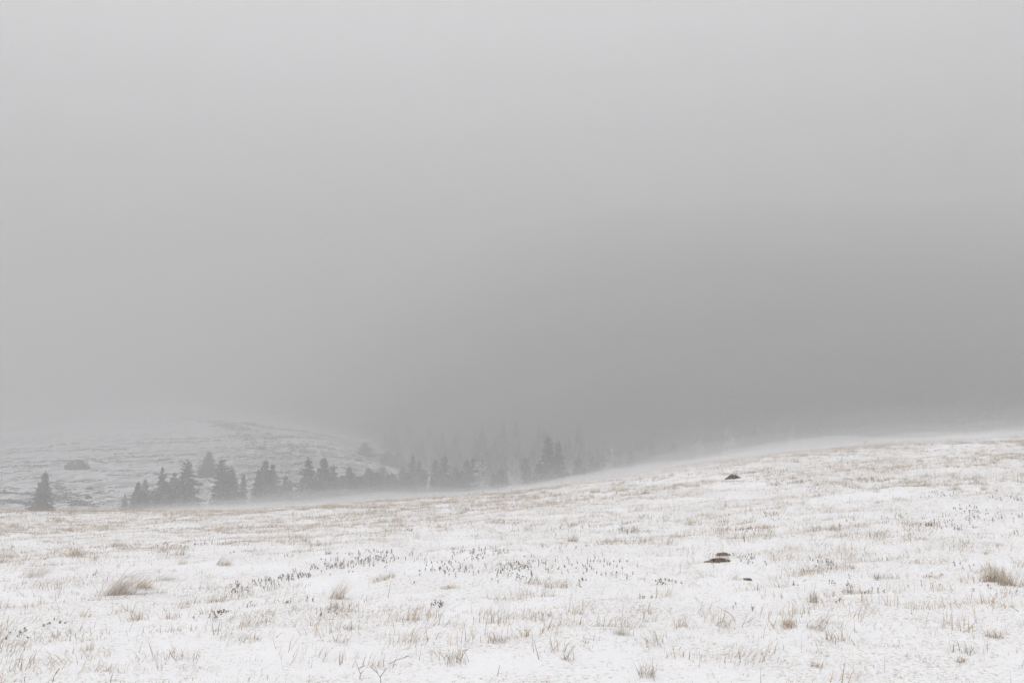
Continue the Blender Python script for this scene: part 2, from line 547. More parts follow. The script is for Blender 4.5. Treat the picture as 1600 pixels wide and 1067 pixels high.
TREES = [
    # u, top row, depth, half width px, label, frosted
    (69, 735, 178, 16, 'lone dark spruce at the far left behind the snowy crest', 0),
    (196, 771, 190, 5, 'tiny young spruce just left of the first dense clump', 0),
    (216, 752, 192, 12, 'leftmost spruce of the clump left of the hillside tree', 0),
    (229, 747, 196, 11, 'second spruce from the left in the first dense clump', 0),
    (253, 727, 200, 10, 'thin spired spruce in the first dense clump', 0),
    (240, 764, 188, 13, 'low bushy spruce in front of the thin spired one', 0),
    (273, 736, 198, 13, 'spruce right of the thin spire in the first clump', 0),
    (263, 752, 190, 15, 'short wide spruce in the middle of the first clump', 0),
    (296, 717, 194, 21, 'tallest broad spruce at the right of the first clump', 0),
    (284, 748, 188, 14, 'low spruce at the foot of the tallest first-clump tree', 0),
    (327, 704, 255, 13, 'faded spruce standing alone higher on the snowy hillside', 0),
    (350, 714, 197, 17, 'tall spruce just below the lone hillside spruce', 0),
    (362, 729, 200, 14, 'shorter spruce touching the right of the tall one below the hillside tree', 0),
    (381, 737, 192, 8, 'narrow young spruce alone in the gap between two clumps', 0),
    (403, 731, 196, 11, 'spruce at the left edge of the middle-left clump', 0),
    (416, 716, 199, 15, 'tall pointed spruce of the middle-left clump', 0),
    (427, 723, 203, 14, 'spruce leaning close behind the pointed middle-left one', 0),
    (445, 741, 192, 11, 'short spruce at the right foot of the middle-left clump', 0),
    (454, 748, 195, 9, 'smallest spruce right of the middle-left clump', 0),
    (484, 714, 188, 20, 'dark spruce on the left of the prominent pair', 0),
    (508, 712, 193, 18, 'dark spruce on the right of the prominent pair', 0),
    (521, 725, 196, 15, 'spruce half hidden behind the right of the prominent pair', 0),
    (547, 727, 205, 13, 'spruce beginning the long continuous tree row', 0),
    (570, 690, 340, 15, 'tall very faint spruce deep in the fog behind the row', 0),
    (562, 742, 198, 22, 'low spruce in the left part of the long row', 0),
    (588, 736, 206, 22, 'rounded spruce in the left part of the long row', 0),
    (606, 704, 330, 16, 'faint spruce in fog left of the two ghostly tops', 0),
    (622, 707, 335, 15, 'faint spruce in fog right of the two ghostly tops', 0),
    (612, 737, 200, 24, 'low wide spruce under the two ghostly tops', 0),
    (643, 708, 214, 11, 'thin topped spruce above the tall frosted stalk', 0),
    (655, 718, 212, 13, 'spruce just right of the thin topped one', 0),
    (636, 740, 198, 22, 'bushy low spruce left behind the tall frosted stalk', 0),
    (678, 716, 216, 12, 'thin spruce left of the dark peaked one', 0),
    (697, 709, 204, 18, 'dark peaked spruce in the middle of the long row', 0),
    (670, 740, 197, 24, 'low spruce right behind the tall frosted stalk', 0),
    (728, 716, 210, 16, 'dark spruce left of the snow laden one', 0),
    (739, 713, 206, 15, 'dark spruce close behind the snow laden one', 0),
    (715, 736, 198, 24, 'low spruce at the foot of the dark peaked one', 0),
    (757, 699, 158, 20, 'snow laden spruce with white drooping branches', 1),
    (784, 730, 196, 20, 'dim spruce just right of the snow laden one', 0),
    (806, 714, 212, 15, 'lightly frosted spruce between snow laden tree and tall pair', 1),
    (822, 712, 205, 18, 'dim spruce left of the tall pair', 0),
    (858, 677, 190, 18, 'left and taller spruce of the tall pair mid picture', 0),
    (877, 684, 190, 17, 'right darker spruce of the tall pair mid picture', 0),
    (842, 720, 194, 18, 'low spruce at the left foot of the tall pair', 0),
    (902, 711, 205, 19, 'dim spruce right of the tall pair', 0),
    (926, 708, 228, 15, 'faint spruce between tall pair and frosted ghost tree', 0),
    (950, 688, 216, 17, 'frosted ghostly spruce left of the rising ridge', 1),
    (985, 700, 240, 16, 'very faint spruce right of the frosted ghostly one', 0),
    (1020, 690, 250, 17, 'very faint spruce over the lower part of the ridge', 0),
    (1052, 686, 245, 15, 'dim spruce left of the frosted ridge-top trees', 0),
    (1088, 666, 214, 15, 'frosted spruce top peeking over the ridge, leftmost of three', 1),
    (1132, 661, 214, 16, 'frosted spruce top above the upper molehill, left of its twin', 1),
    (1147, 660, 218, 15, 'frosted spruce top above the upper molehill, right of its twin', 1),
    (1180, 668, 250, 16, 'dim spruce right of the twin tops over the ridge', 0),
    (535, 742, 212, 15, 'low spruce filling the gap right of the prominent pair', 0),
    (552, 738, 222, 16, 'hazy spruce behind the start of the long row', 0),
    (577, 730, 236, 15, 'hazy spruce under the tall faint one in the row', 0),
    (598, 728, 232, 16, 'hazy middle-sized spruce left of the ghostly tops', 0),
    (630, 728, 230, 16, 'hazy spruce right of the ghostly tops', 0),
    (664, 731, 226, 15, 'hazy spruce straight behind the tall frosted stalk', 0),
    (688, 735, 212, 18, 'spruce merging with the left flank of the dark peaked one', 0),
    (711, 727, 222, 16, 'hazy spruce right of the dark peaked one', 0),
    (748, 735, 208, 18, 'dark low spruce directly behind the snow laden one', 0),
    (770, 738, 212, 18, 'dim low spruce right behind the snow laden one', 0),
    (866, 726, 200, 20, 'low spruce between the trunks of the tall pair', 0),
    (1236, 663, 216, 16, 'rightmost frosted spruce top over the ridge', 1),
]
for i, (u, vt, y, hw, lab, fr) in enumerate(TREES):
    spruce(u, vt, y + (18 if u > 640 and not fr else 0), hw, lab, bool(fr), i)

# ------------------------------------------------------------------ bushes on the hillside
def bush_mesh(seed, n=420):
    r = np.random.default_rng(seed)
    p = r.normal(size=(n, 3)); p /= np.linalg.norm(p, axis=1)[:, None]
    p[:, 2] = np.abs(p[:, 2]) * 0.75
    lob = 1 + 0.25 * np.sin(3 * np.arctan2(p[:, 1], p[:, 0]) + seed)
    p *= (r.uniform(0.3, 1.25, n) ** 0.5 * lob)[:, None]
    v, f = tetra(p, r.uniform(0.10, 0.2, n))
    s = Soup(); s.add(v, f, 0)
    s.tube([(0, 0, -0.2), (0.02, 0, 0.3), (0.05, 0, 0.6)], [0.07, 0.05, 0.02], 0)
    return s.mesh('bush', [M['needle']])
for (u, v, y, w, h, lab, sd) in [
        (122, 733, 292, 16, 2.7, 'round dark bush standing on the snowy hillside upper left', 3),
        (140, 765, 222, 5, 0.9, 'small dark shrub on snow below the round bush', 5),
        (138, 779, 205, 5, 0.7, 'smallest dark shrub low on the snow near the crest', 6),
        (410, 702, 315, 6, 1.0, 'small dark shrub by the dark track on the hillside', 8)]:
    x, y = on_far(u, v)
    o = link('dwarf_pine_bush', bush_mesh(sd), None, (x, y, float(ground(x, y)) - 0.05))
    o.scale = (w * y / F_PX, w * y / F_PX * 0.8, h)
    tag(o, lab, 'bush', 'bushes on the far hillside')

# ------------------------------------------------------------------ heath streaks on the far hillside (uncountable)
def scatter_clumps(name, px, py, size, mat, label, squash=0.45):
    pz = ground(px, py)
    n = len(px)
    k = 5
    cx = np.repeat(np.stack([px, py, pz], 1), k, 0)
    sz = np.repeat(size, k)
    off = rng.normal(size=(n * k, 3)) * sz[:, None] * np.array([0.9, 0.5, 0.15]) * 0.8
    v, f = tetra(cx + off + np.array([0, 0, 0.1]) * sz[:, None], sz * rng.uniform(0.5, 1.1, n * k))
    c = np.repeat(cx + off, 4, 0)
    v[:, 2] = c[:, 2] + (v[:, 2] - c[:, 2]) * squash
    me = mesh_np(name, v, f, [mat])
    return tag(link(name, me), label, kind='stuff')

# the dark track: lines across the hillside given by ground points
def polyline_scatter(pts, n, jit):
    pts = np.array(pts, float)
    seg = np.linalg.norm(np.diff(pts, axis=0), axis=1); cum = np.concatenate([[0], np.cumsum(seg)])
    t = rng.uniform(0, cum[-1], n)
    return (np.interp(t, cum, pts[:, 0]) + rng.normal(size=n) * jit * 2.0, np.interp(t, cum, pts[:, 1]) + rng.normal(size=n) * jit)
tx, ty = [], []
for line, n, j in (([(285, 655), (320, 657), (350, 664), (380, 680), (410, 702), (440, 708), (470, 716)], 420, 1.2),
                   ([(335, 656), (365, 668), (400, 675), (430, 690), (470, 705), (520, 712)], 380, 1.4),
                   ([(330, 652), (380, 660), (420, 668), (470, 674), (520, 683)], 320, 1.2),
                   ([(0, 768), (40, 772), (80, 774), (130, 790)], 260, 0.7),
                   ([(0, 780), (40, 786), (70, 790)], 160, 0.5),
                   ([(80, 752), (100, 770), (125, 786), (140, 792)], 120, 0.5)):
    a, b = polyline_scatter([on_far(*p) for p in line], n, j)
    tx.append(a); ty.append(b)
hx = rng.uniform(-190, 10, 16000); hy = rng.uniform(195, 400, 16000)
keep = fbm(hx / 16, hy / 5, 77, 3) > 0.50
tx.append(hx[keep]); ty.append(hy[keep])
tx = np.concatenate(tx); ty = np.concatenate(ty)
scatter_clumps('hillside_heath', tx, ty, rng.uniform(0.2, 0.6, len(tx)), M['heath'], 'dark low heath showing through the snow on the far hillside')

# ------------------------------------------------------------------ far wood on the mountain (one mass in the fog)
fx = rng.uniform(-330, 420, 16000); fy = rng.uniform(175, 600, 16000)
fbz, fmz = far_base(fx, fy)
keep = (fmz > -12.5) & (np.abs(fbz - fmz) < 2.5) & (rng.random(16000) > smoothstep(-9, 6, fmz)) & (fx < 28) & (fx > -80)
fx, fy = fx[keep][:5200], fy[keep][:5200]
fz = ground(fx, fy)
n = len(fx)
fh = rng.uniform(5, 9, n) * rng.uniform(0.7, 1.2, n)
V, Fc = [], []
S = 6
tiers = 5
vo = []
for k in range(tiers):
    t0 = 0.06 + 0.8 * k / tiers; t1 = t0 + 0.34
    ang = np.arange(S) * 2 * math.pi / S + k * 0.6
    rad = 0.27 * (1 - t0) ** 0.9
    vo.append(np.concatenate([np.stack([np.cos(ang) * rad * (0.75 + 0.5 * (np.arange(S) % 2)), np.sin(ang) * rad * (0.75 + 0.5 * (np.arange(S) % 2)), np.full(S, t0)], 1), [[0, 0, min(t1, 1.0)]]]))
unit = np.concatenate(vo)
uf = np.array([(k * (S + 1) + j, k * (S + 1) + (j + 1) % S, k * (S + 1) + S) for k in range(tiers) for j in range(S)])
ra = rng.uniform(0, 6.28, n)
cosr, sinr = np.cos(ra), np.sin(ra)
ux = unit[None, :, 0] * cosr[:, None] - unit[None, :, 1] * sinr[:, None]
uy = unit[None, :, 0] * sinr[:, None] + unit[None, :, 1] * cosr[:, None]
V = np.stack([fx[:, None] + ux * fh[:, None], fy[:, None] + uy * fh[:, None], fz[:, None] + unit[None, :, 2] * fh[:, None]], -1).reshape(-1, 3)
Fc = (np.arange(n)[:, None, None] * len(unit) + uf[None]).reshape(-1, 3)
tag(link('distant_forest', mesh_np('distant_forest', V, Fc, [M['forest']])), 'dark conifer forest on the mountainside swallowed by fog', kind='stuff')

# ------------------------------------------------------------------ grass (stuff)
GRASS_MATS = [M['rimed'], M['straw_pale'], M['straw'], M['greyblade'], M['ochre']]
def scatter_area(n, ymin=4.5, ymax=47.0, half=0.62, margin=3.0):
    y = np.sqrt(rng.uniform(ymin ** 2, ymax ** 2, n))
    x = rng.uniform(-1, 1, n) * (half * y + margin)
    return x, y

def wind_az(n, x):
    base = 0.15 + rng.normal(size=n) * 0.9        # lodged mostly towards the right
    loose = rng.uniform(0, 6.28, n)
    pr = 0.75 - 0.35 * smoothstep(-4, 10, x)
    return np.where(rng.random(n) < pr, base, loose)

# fine turf poking through everywhere
n_t = 125000
x, y = scatter_area(n_t)
dens = fbm(x / 1.1, y / 1.1, 55, 4) + 0.35 * (fbm(x / 6, y / 6, 58, 2) - 0.4) + 0.13 * smoothstep(9, 34, y)
keep = rng.random(n_t) < smoothstep(0.29, 0.58, dens)
x, y, dens = x[keep], y[keep], dens[keep]
per = 9
nb = len(x) * per
cx, cy, cd = np.repeat(x, per), np.repeat(y, per), np.repeat(dens, per)
bx_ = cx + rng.normal(size=nb) * 0.055; by_ = cy + rng.normal(size=nb) * 0.055
root = np.stack([bx_, by_, ground(bx_, by_) - 0.01], 1)
az = wind_az(nb, bx_)
tuft_l = np.repeat(rng.uniform(0.6, 1.3, len(x)), per)
ln = (rng.gamma(4.0, 0.0085, nb) * tuft_l + 0.016) * (0.75 + 0.35 * smoothstep(9, 26, by_))
v, f, k = blades(root, ln, az, np.abs(rng.normal(size=nb)) * 0.45, rng.uniform(0.1, 1.2, nb), rng.uniform(0.0035, 0.0065, nb), 1)
tm = np.repeat(rng.random(len(x)), per)
rr = rng.random(nb)
mi = np.where(tm < 0.5, np.where(rr < 0.8, 0, 1), np.where(tm < 0.82, np.where(rr < 0.3, 0, np.where(rr < 0.85, 1, 2)), np.where(rr < 0.5, 1, np.where(rr < 0.85, 2, 3))))
tag(link('frosted_grass', mesh_np('frosted_grass', v, f, GRASS_MATS, np.repeat(mi, k))), 'short frosted dead grass poking through the snow', kind='stuff')

# tan tussocks, uncountable lesser ones
n_t = 9500
x, y = scatter_area(n_t, 7.0)
dens = fbm(x / 4.5, y / 3.0, 91, 4) + 0.12 * smoothstep(12, 32, y)
keep = rng.random(n_t) < smoothstep(0.42, 0.62, dens)
x, y = x[keep], y[keep]
per = 26
nb = len(x) * per
spread = np.repeat(rng.uniform(0.04, 0.13, len(x)), per)
bx_ = np.repeat(x, per) + rng.normal(size=nb) * spread * 1.3; by_ = np.repeat(y, per) + rng.normal(size=nb) * spread
root = np.stack([bx_, by_, ground(bx_, by_) - 0.01], 1)
tl = np.repeat(rng.uniform(0.08, 0.2, len(x)), per)
az = np.repeat(wind_az(len(x), x), per) + rng.normal(size=nb) * 0.6
v, f, k = blades(root, tl * rng.uniform(0.5, 1.2, nb), az, np.repeat(rng.uniform(0.2, 0.8, len(x)), per) + rng.normal(size=nb) * 0.25, rng.uniform(0.2, 1.1, nb), rng.uniform(0.004, 0.007, nb))
rr = rng.random(nb)
mi = np.where(rr < 0.18, 0, np.where(rr < 0.62, 1, np.where(rr < 0.93, 2, 3)))
tag(link('tan_grass', mesh_np('tan_grass', v, f, GRASS_MATS, np.repeat(mi, k))), 'tan dead grass tussocks scattered over the snow', kind='stuff')

# single dead stems
n_t = 11000
x, y = scatter_area(n_t, 5.0)
root = np.stack([x, y, ground(x, y) - 0.01], 1)
v, f, k = blades(root, rng.gamma(3.0, 0.028, n_t) + 0.03, rng.uniform(0, 6.28, n_t), np.abs(rng.normal(size=n_t)) * 0.4, rng.uniform(0, 0.7, n_t), rng.uniform(0.0025, 0.005, n_t))
tag(link('dead_stems', mesh_np('dead_stems', v, f, [M['greyblade'], M['straw']], np.repeat((rng.random(n_t) < 0.4).astype(int), k))), 'single thin dead stems standing out of the snow', kind='stuff')

# heather sprigs
def sprigs(x, y, hmin, hmax, leaf=0.007, per=7, base=None):
    n = len(x)
    z = ground(x, y) if base is None else base
    h = rng.uniform(hmin, hmax, n)
    root = np.stack([x, y, z - 0.01], 1)
    az = rng.uniform(0, 6.28, n); lean = np.abs(rng.normal(size=n)) * 0.35
    v1, f1, k1 = blades(root, h, az, lean, rng.uniform(-0.2, 0.3, n), np.full(n, 0.006))
    t = rng.uniform(0.25, 1.0, (n, per))
    c = root[:, None, :] + (h[:, None] * t)[:, :, None] * np.stack([np.sin(lean) * np.cos(az), np.sin(lean) * np.sin(az), np.cos(lean)], 1)[:, None, :]
    c = c.reshape(-1, 3) + rng.normal(size=(n * per, 3)) * 0.004
    v2, f2 = tetra(c, rng.uniform(0.5, 1.2, n * per) * leaf)
    return v1, f1, v2, f2
n_t = 7000
x, y = scatter_area(n_t, 9.0)
dens = fbm(x / 2.4, y / 1.6, 123, 4)
keep = rng.random(n_t) < smoothstep(0.53, 0.66, dens)
x, y = x[keep], y[keep]
x = np.repeat(x, 4) + rng.normal(size=len(x) * 4) * 0.07; y = np.repeat(y, 4) + rng.normal(size=len(y) * 4) * 0.06
v1, f1, v2, f2 = sprigs(x, y, 0.03, 0.085)
s = Soup(); s.add(v1, f1, 0); s.add(v2, f2, (rng.random(len(f2)) < 0.3).astype(int))
tag(link('heather_sprigs', s.mesh('heather_sprigs', [M['heather'], M['heather_rust']])), 'small dark heather sprigs sticking out of the snow', kind='stuff')

# ------------------------------------------------------------------ single grass tufts one can point at
def tuft(u, v, wpx, hpx, label, n=90, az0=None, lean=0.35, bend=0.7, mats=(0.18, 0.45, 0.32, 0.05, 0.0), azs=0.8):
    x0, y0, z0 = on_ground(u, v)
    sc = y0 / F_PX
    w, h = wpx * sc, hpx * sc
    px = np.clip(rng.normal(size=n), -1.4, 1.4) * w * 0.28; py = np.clip(rng.normal(size=n), -1.4, 1.4) * w * 0.28
    root = np.stack([px, py, ground(x0 + px, y0 + py) - z0 - 0.012], 1)
    az = rng.uniform(0, 6.28, n) if az0 is None else az0 + rng.normal(size=n) * azs
    le = np.abs(lean + rng.normal(size=n) * 0.2)
    L = h * rng.uniform(0.5, 1.15, n) / max(0.45, math.cos(lean + bend * 0.35))
    vv, ff, k = blades(root, L, az, le, bend * rng.uniform(0.5, 1.4, n), rng.uniform(0.003, 0.0055, n) * max(1.0, y0 / 22), 4)
    mi = rng.choice(5, n, p=np.array(mats) / sum(mats))
    o = link('grass_tuft', mesh_np('grass_tuft', vv, ff, GRASS_MATS, np.repeat(mi, k)), None, (x0, y0, z0))
    return tag(o, label, 'grass tuft', 'grass tufts on the snow slope')

P = 'tan grass tuft '
TUFTS = [
    (182, 929, 52, 44, 'large bent-over sedge tussock, arching to the right, lower left', dict(n=230, az0=0.12, lean=0.55, bend=1.25, mats=(0.2, 0.4, 0.1, 0.08, 0.35), azs=0.3)),
    (222, 918, 26, 18, 'ochre grass tuft touching the right of the large bent sedge', dict(n=110, az0=0.2, lean=0.6, bend=0.8, mats=(0.1, 0.3, 0.1, 0.05, 0.45), azs=0.5)),
    (255, 905, 30, 14, 'flattened pale grass trailing right of the large bent sedge', dict(n=80, az0=0.1, lean=0.9, bend=0.6, mats=(0.4, 0.5, 0.1, 0, 0.1), azs=0.4)),
    (50, 898, 40, 16, 'wind-swept tan tuft at the left edge of the photo', dict(n=110, az0=0.3, lean=0.75, bend=0.7, azs=0.5)),
    (120, 868, 22, 16, 'small upright tan tuft above left of the bent sedge', dict(n=80)),
    (182, 854, 24, 14, 'tan tuft above the large bent sedge, higher up the slope', dict(n=80, az0=0.5)),
    (86, 865, 22, 10, 'low tan tuft beside the upright one near the left edge', dict(n=60)),
    (256, 862, 22, 12, 'tan tuft straight above the trailing pale grass, left of another', dict(n=70, az0=0.4)),
    (279, 866, 22, 13, 'tan tuft just right of its like, upper left slope', dict(n=70, az0=0.3)),
    (285, 882, 14, 12, 'small tan tuft alone on clean snow, left half', dict(n=50)),
    (348, 883, 24, 15, 'leaning tan tuft in the left third of the slope', dict(n=80, az0=0.4, lean=0.6)),
    (525, 935, 26, 32, 'tall pale tan tuft leaning right, below the heather patches', dict(n=90, az0=0.3, lean=0.45, bend=0.7, mats=(0.25, 0.5, 0.25, 0, 0))),
    (520, 950, 20, 16, 'low straw patch at the foot of the tall pale tuft', dict(n=50, mats=(0.4, 0.5, 0.1, 0, 0))),
    (700, 919, 26, 8, 'low rounded ochre tuft on snow near picture centre', dict(n=90, lean=0.7, mats=(0.1, 0.4, 0.4, 0, 0.2))),
    (600, 905, 40, 12, 'wide row of tan grass right of the tall pale tuft', dict(n=130)),
    (778, 1004, 30, 18, 'pale tan tuft in the foreground at picture centre', dict(n=80, mats=(0.4, 0.45, 0.15, 0, 0))),
    (895, 846, 18, 14, 'upright yellowish tuft with dark heather to its right', dict(n=80, mats=(0.1, 0.4, 0.35, 0.1, 0.1))),
    (868, 917, 40, 16, 'wide pale tan tuft on clean snow right of centre', dict(n=100, mats=(0.25, 0.5, 0.25, 0, 0))),
    (972, 992, 28, 22, 'very pale rimed tuft in the foreground right of centre', dict(n=80, mats=(0.6, 0.35, 0.05, 0, 0))),
    (1012, 1058, 30, 30, 'spiky dead tuft at the bottom edge right of centre', dict(n=50, mats=(0.3, 0.4, 0.15, 0.15, 0))),
    (820, 994, 14, 22, 'thin upright straw tuft in the foreground near centre', dict(n=26, mats=(0.3, 0.5, 0.2, 0, 0))),
    (886, 1031, 16, 14, 'small straw tuft near the bottom edge right of centre', dict(n=36)),
    (1552, 908, 34, 30, 'biggest upright tan tuft near the right edge', dict(n=150, lean=0.3, bend=0.4)),
    (1572, 914, 26, 32, 'slightly taller tuft right beside the biggest one at the right edge', dict(n=110, lean=0.3, bend=0.4)),
    (1555, 997, 24, 14, 'round golden tuft below the big tuft, right foreground', dict(n=70)),
    (1272, 941, 14, 22, 'narrow brown upright tuft in the right foreground', dict(n=60, lean=0.15, bend=0.2)),
    (1275, 985, 30, 14, 'tan tuft pair in the right foreground, below the narrow brown one', dict(n=80)),
    (1232, 978, 26, 18, 'tan tuft left of the pair in the right foreground', dict(n=60)),
    (1305, 828, 22, 12, 'tan tuft on the right slope between the two molehills in height', dict(n=70)),
    (1326, 926, 22, 14, 'tan tuft right of the narrow brown one, right slope', dict(n=60)),
    (1275, 1042, 18, 14, 'small orange-tan tuft in the lower right corner area', dict(n=50)),
    (1500, 1035, 16, 12, 'small tan tuft low in the right foreground', dict(n=40)),
    (1082, 760, 26, 10, 'orange-tan tuft left of and below the upper molehill', dict(n=90)),
    (1210, 758, 22, 8, 'tan tuft right of the upper molehill beside dark heather', dict(n=110)),
    (1010, 771, 20, 8, 'tan tuft on the ridge shoulder, lower of two', dict(n=80)),
    (973, 767, 22, 9, 'tan tuft on the ridge shoulder, left of the lower one', dict(n=80)),
    (930, 769, 20, 8, 'long tan tuft at the left end of the ridge shoulder', dict(n=120)),
    (1241, 722, 14, 7, 'orange tuft close under the misty ridge line', dict(n=70)),
    (1330, 707, 20, 7, 'tan tuft highest on the misty ridge line', dict(n=70)),
    (1492, 766, 19, 8, 'tan tuft on the upper right slope, left of another', dict(n=110)),
    (1538, 765, 12, 10, 'small upright tan tuft on the upper right slope', dict(n=50)),
    (1405, 782, 22, 8, 'orange-tan tuft in the middle of the upper right slope', dict(n=80)),
    (1372, 786, 16, 7, 'small tan tuft left of the orange-tan one, upper right', dict(n=60)),
]
for (u, v, w, h, lab, kw) in TUFTS:
    tuft(u, v, w, h, lab, **kw)

# ------------------------------------------------------------------ heather shrubs one can point at
def heather(u, v, wpx, hpx, label, n=60):
    x0, y0, z0 = on_ground(u, v)
    sc = y0 / F_PX
    w = wpx * sc
    n = int(n * 0.5)
    px = rng.normal(size=n) * w * 0.42; py = rng.normal(size=n) * w * 0.95
    gz = ground(x0 + px, y0 + py) - z0
    v1, f1, v2, f2 = sprigs(px, py, 0.35 * hpx * sc, 1.0 * hpx * sc, leaf=0.0075 * max(1, y0 / 26), per=9, base=gz)
    s = Soup(); s.add(v1, f1, 0); s.add(v2, f2, (rng.random(len(f2)) < 0.25).astype(int))
    o = link('heather_shrub', s.mesh('heather_shrub', [M['heather'], M['heather_rust']]), None, (x0, y0, z0))
    return tag(o, label, 'heather', 'dark heather shrubs on the snow slope')

HEATHERS = [
    (516, 886, 44, 10, 'dense dark heather patch left of centre, darkest of its row', 110),
    (588, 874, 54, 10, 'wide dark heather patch right of the darkest one', 120),
    (463, 901, 30, 9, 'small dark heather patch left of the darkest one', 60),
    (420, 908, 36, 10, 'loose heather patch at the left end of the row', 60),
    (702, 890, 44, 9, 'loose heather patch right of centre-left with gaps', 80),
    (745, 868, 40, 9, 'heather line above the loose patch near centre', 60),
    (812, 890, 60, 10, 'wide heather patch at picture centre, lightly spread', 120),
    (925, 887, 70, 9, 'long heather line right of the central patch', 110),
    (1036, 908, 24, 6, 'small heather patch below left of the lower molehill', 40),
    (684, 944, 16, 12, 'small black heather sprig cluster alone in the foreground', 26),
    (1362, 750, 34, 8, 'dark heather patch on the upper right slope', 80),
    (1240, 755, 40, 7, 'heather patch right of the tan tuft by the upper molehill', 70),
    (1516, 797, 34, 7, 'heather patch near the right edge of the slope', 60),
    (1455, 821, 16, 12, 'upright dark shrub on the right slope', 40),
    (982, 832, 28, 14, 'twiggy heather shrub right of the yellowish tuft', 60),
    (1170, 828, 30, 8, 'heather patch above the lower molehill', 50),
    (335, 958, 26, 7, 'heather sprigs on clean snow lower left', 36),
    (370, 920, 24, 9, 'row of dark upright sprigs left of the heather row', 40),
    (88, 972, 18, 6, 'sparse dark sprigs in the left foreground', 16),
    (30, 990, 22, 8, 'dark sprigs at the left edge in the foreground', 22),
    (1175, 875, 30, 7, 'sparse sprigs just right of the lower molehill', 34),
    (1290, 885, 26, 10, 'dark sprigs between lower molehill and right edge', 36),
]
for (u, v, w, h, lab, n) in HEATHERS:
    heather(u, v, w, h, lab, n)

# ------------------------------------------------------------------ frosted stalks on the crest
def stalk(u, v, hpx, dx, label, heads=14):
    x0, y0, z0 = on_ground(u, v)
    sc = y0 / F_PX
    h = hpx * sc; d = dx * sc
    t = bpy.data.objects.new('dried_stalk', None); C.objects.link(t); t.location = (x0, y0, z0 - 0.02)
    pts = [(d * q ** 1.3, 0.01 * math.sin(5 * q), h * q) for q in np.linspace(0, 1, 8)]
    s = Soup(); s.tube(pts, [0.013 - 0.005 * q for q in np.linspace(0, 1, 8)], 0, 6)
    link('stem', s.mesh('stalk_stem', [M['frost_stalk']], True), t)
    q = rng.uniform(0.62, 1.02, heads * 3)
    c = np.stack([d * q ** 1.3, np.zeros_like(q), h * q], 1) + rng.normal(size=(len(q), 3)) * 0.02
    vv, ff = tetra(c, rng.uniform(0.015, 0.036, len(q)))
    link('seed_head', mesh_np('seed_head', vv, ff, [M['frost_head']]), t)
    return tag(t, label, 'dried stalk', 'frosted stalks along the crest')
for a in [(664, 791, 47, 7, 'tallest frosted stalk with seed head standing on the crest'),
          (503, 785, 13, 1, 'short frosted stalk on the crest left of the tallest'),
          (742, 778, 10, -2, 'small frosted stalk below the snow laden spruce, left one'),
          (755, 776, 9, -1, 'small frosted stalk below the snow laden spruce, right one'),
          (783, 773, 10, -5, 'left-leaning frosted stalk right of the snow laden spruce'),
          (611, 784, 7, 1, 'tiny frosted stalk left of the tallest one'),
          (808, 770, 6, 1, 'tiny frosted stalk right of the left-leaning one'),
          (1353, 697, 9, 0, 'lone frosted stalk on the misty right ridge')]:
    stalk(*a, heads=14 if a[2] > 20 else 6)

